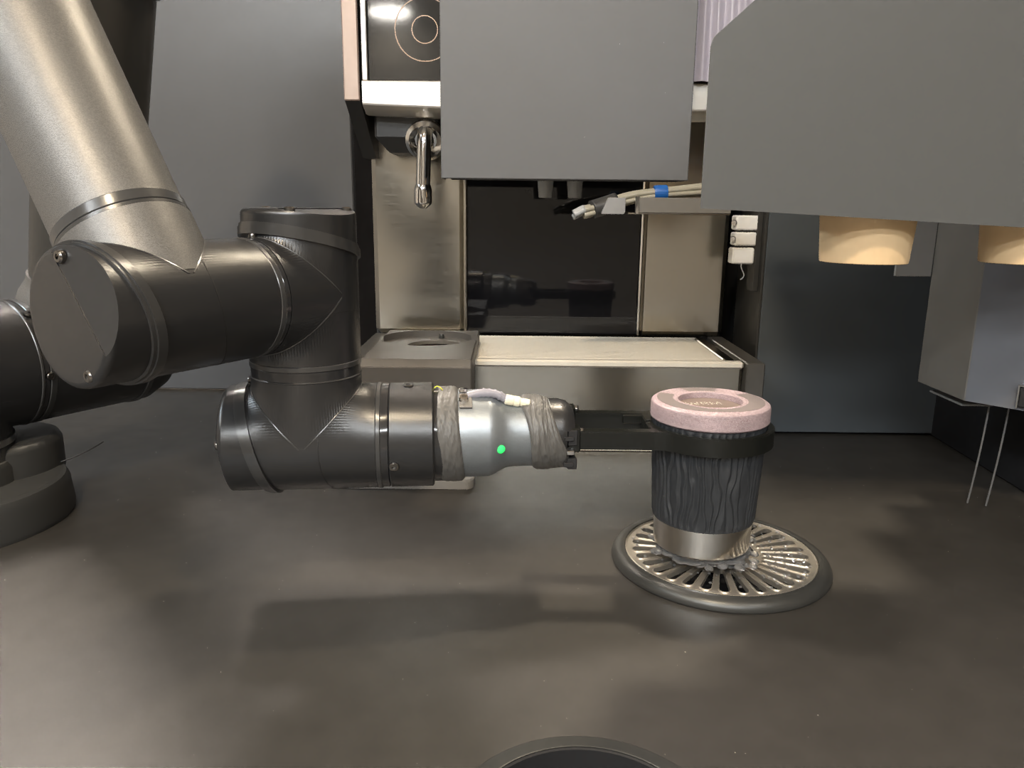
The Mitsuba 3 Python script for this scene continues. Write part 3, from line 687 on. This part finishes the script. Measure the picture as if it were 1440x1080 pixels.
part('hose_sleeve', tube(spline([[.104, .799, .2700], [.090, .797, .2652], [.078, .794, .2615]], 12), .0092, 20), 'housing_mat', hs, True)
bk = thing('hose_bracket', 'bent clear-edged metal bracket carrying the hoses beside the right sheet metal box', 'bracket')
part('tray_plate', tm(bb(.1130, .215, .786, .838, .2575, .2592, .0005)), 'steel_mat', bk, 30)
part('front_edge', tm(bb(.1205, .215, .785, .787, .2590, .2740, .0005)), 'column_mat', bk, 30)
part('end_block', tm(Manifold.hull(bb(.0870, .1090, .782, .80, .2575, .2600, .0005) + bb(.0930, .1100, .782, .80, .26, .2735, .0005))), 'plate_mat', bk, 30)
part('bracket_rim', tm(bb(.1200, .1238, .7835, .788, .2575, .2755, .0006)), 'chrome_mat', bk, 30)

# ================================================================== right: cabinet, dispenser, cups
cb = thing('cabinet', 'dark blue-black cabinet standing on the worktop behind the cup, right of the coffee machine', 'cabinet')
part('front_panel', tm(bb(.2880, .5060, .8930, .9100, .0030, .62, .0010)), 'cabinet_mat', cb, 30)
part('carcass', tm(bb(.2890, .5120, .9115, 1.25, .0010, .62, .0010)), 'dark_mat', cb, 30)
part('edge_post', tm(bb(.2850, .2880, .8935, .99, .003, .62, .0008)), 'upper_mat', cb, 30)
part('edge_post', tm(bb(.5068, .5120, .8960, .9110, .002, .62, .0008)), 'column_mat', cb, 30)
cl = thing('latch_block', 'small white plastic latch in three pieces at the cabinet\'s left edge', 'latch')
for k, (za, zb_) in enumerate(((.2400, .2565), (.2225, .2375), (.2015, .2200))):
    pc = part('segment', tm(bb(.2545 - .0012 * (k == 2), .2815 - .0015 * k, .9050, .9250, za, zb_, .0016)), 'white_mat', cl, 30)
    if k < 2:
        part('screw', tm(xf(bolt_mesh(.0032, .003), frame([.2530, .9060, (za + zb_) / 2], [-.5, -1, 0]))), 'chrome_mat', pc, 30)
part('spacer', tm(bb(.2585, .2725, .9090, .9220, .205, .25, .0005)), 'housing_mat', cl, 30)
part('wire', tube(spline([[.2655, .906, .203], [.2640, .902, .196], [.2665, .900, .190], [.2625, .899, .184]], 20), .0007, 8), 'milky_mat', cl, True)
part('back_plate', tm(bb(.2790, .2852, .9040, .9300, .1700, .262, .0005)), 'upper_mat', cl, 30)

dp = thing('cup_dispenser', 'big grey sheet metal cup dispenser with a slanted top corner, upper right', 'dispenser')
fx = [(.1237, .2644), (.1237, .3640), (.1249, .3692), (.1262, .3708), (.2060, .4425), (.62, .4425), (.62, .2407)]
frp = Polygon(fx)
Mf = np.array([[1, 0, 0, 0], [0, 0, -1, .5272], [0, 1, 0, 0]], float)
part('front_sheet', tm(xf(prism(frp, 0, .0022), Mf)), 'dispenser_mat', dp, 30)
part('top_sheet', tm(xf(prism(Polygon([(.2080, .4425), (.47, .4425), (.47, .4403), (.2080, .4403)]), 0, .12), np.array([[1, 0, 0, 0], [0, 0, 1, .5272], [0, 1, 0, 0]], float))), 'sheet_mat', dp, 30)
hold = sbox(.20, .540, .465, .625).difference(Point(.2556, .572).buffer(.0352, 48)).difference(Point(.3712, .567).buffer(.0352, 48))
part('cup_shelf', tm(prism(hold, .2650, .2680)), 'dark_mat', dp, 30)
part('rear_plate', tm(bb(.3600, .3945, .7350, .7380, .2035, .330, .0006)), 'plate_mat', dp, 30)
part('rear_rail', tm(bb(.33, .47, .60, .738, .332, .345, .001)), 'dark_mat', dp, 30)
colp = Polygon([(.3953, .7360), (.3970, .6600), (.4770, .5715), (.4770, .7360)])
cm_ = part('leg_box', tm(prism(colp, .1020, .332)), 'column_mat', dp, 20)
right_face = Polygon([(.39775, .65945), (.4766, .5722), (.4759, .5708), (.3973, .6585)])
part('blue_face', tm(prism(right_face, .1022, .330)), 'bluegrey_mat', cm_, 20, label='blue-grey right face of the leg')
part('bottom_flange', tm(bb(.4045, .4330, .675, .730, .0930, .0950, .0005)), 'plate_mat', cm_, 30)
part('flange_link', tm(bb(.428, .440, .68, .725, .0940, .1022, .0005)), 'dark_mat', cm_, 30)
part('latch', cat([xf(bb(0, .02, -.006, .0004, -.008, .010, .001), frame([.4255, .6290, .1135], Z, [.67, -.742, 0]))]), 'gloss_black_mat', cm_, 30)
part('latch_frame', cat([xf(bb(-.0012, .0004, -.0072, .0004, -.009, .011, .0003), frame([.4255, .6290, .1135], Z, [.67, -.742, 0])), xf(bb(-.001, .02, -.0072, .0004, .0095, .011, .0003), frame([.4255, .6290, .1135], Z, [.67, -.742, 0]))]), 'chrome_mat', cm_, 30)
for k, (xa, ya) in enumerate(((.4215, .662), (.4345, .655))):
    solo('thin_cable', tube(spline([[xa, ya, .1021], [xa + .0005, ya + .004, .055], [xa + .001, ya + .012, .001]], 14), .0009, 8), 'dark_cable_mat', 'thin grey cable dropping to the worktop below the dispenser leg, ' + ('nearer the cabinet' if k == 0 else 'nearer the right picture edge'), 'cable', smooth=True)

for k, (x, y, zb_) in enumerate(((.2556, .572, .2272), (.3712, .567, .2282))):
    t = thing('paper_cup', ('kraft paper cup hanging below the dispenser, the left one in front of the dark cabinet' if k == 0 else 'kraft paper cup hanging below the dispenser, cut by the right picture edge'), 'cup', 'paper cups')
    h_ = .090; rb, rt = .0300, .0368
    wall = lathe([(rb - .0006, 0), (rb, .0004), (rb + .0002, .0015), (rt, h_), (rt - .0006, h_), (rb - .001, .004), (rb - .001, 0)], 96)
    part('wall', tm(wall.translate([x, y, zb_])), 'kraft_mat', t, 30)
    part('bottom', tm(cyl(.003, .004, rb - .0009, seg=64).translate([x, y, zb_])), 'kraft_mat', t, 30)
    part('rolled_rim', tm(lathe([(rt - .001 + .0016 * math.cos(a), h_ + .0016 * math.sin(a)) for a in np.linspace(0, 2 * np.pi, 13)[:-1]], 64).translate([x, y, zb_])), 'kraft_mat', t, 30)
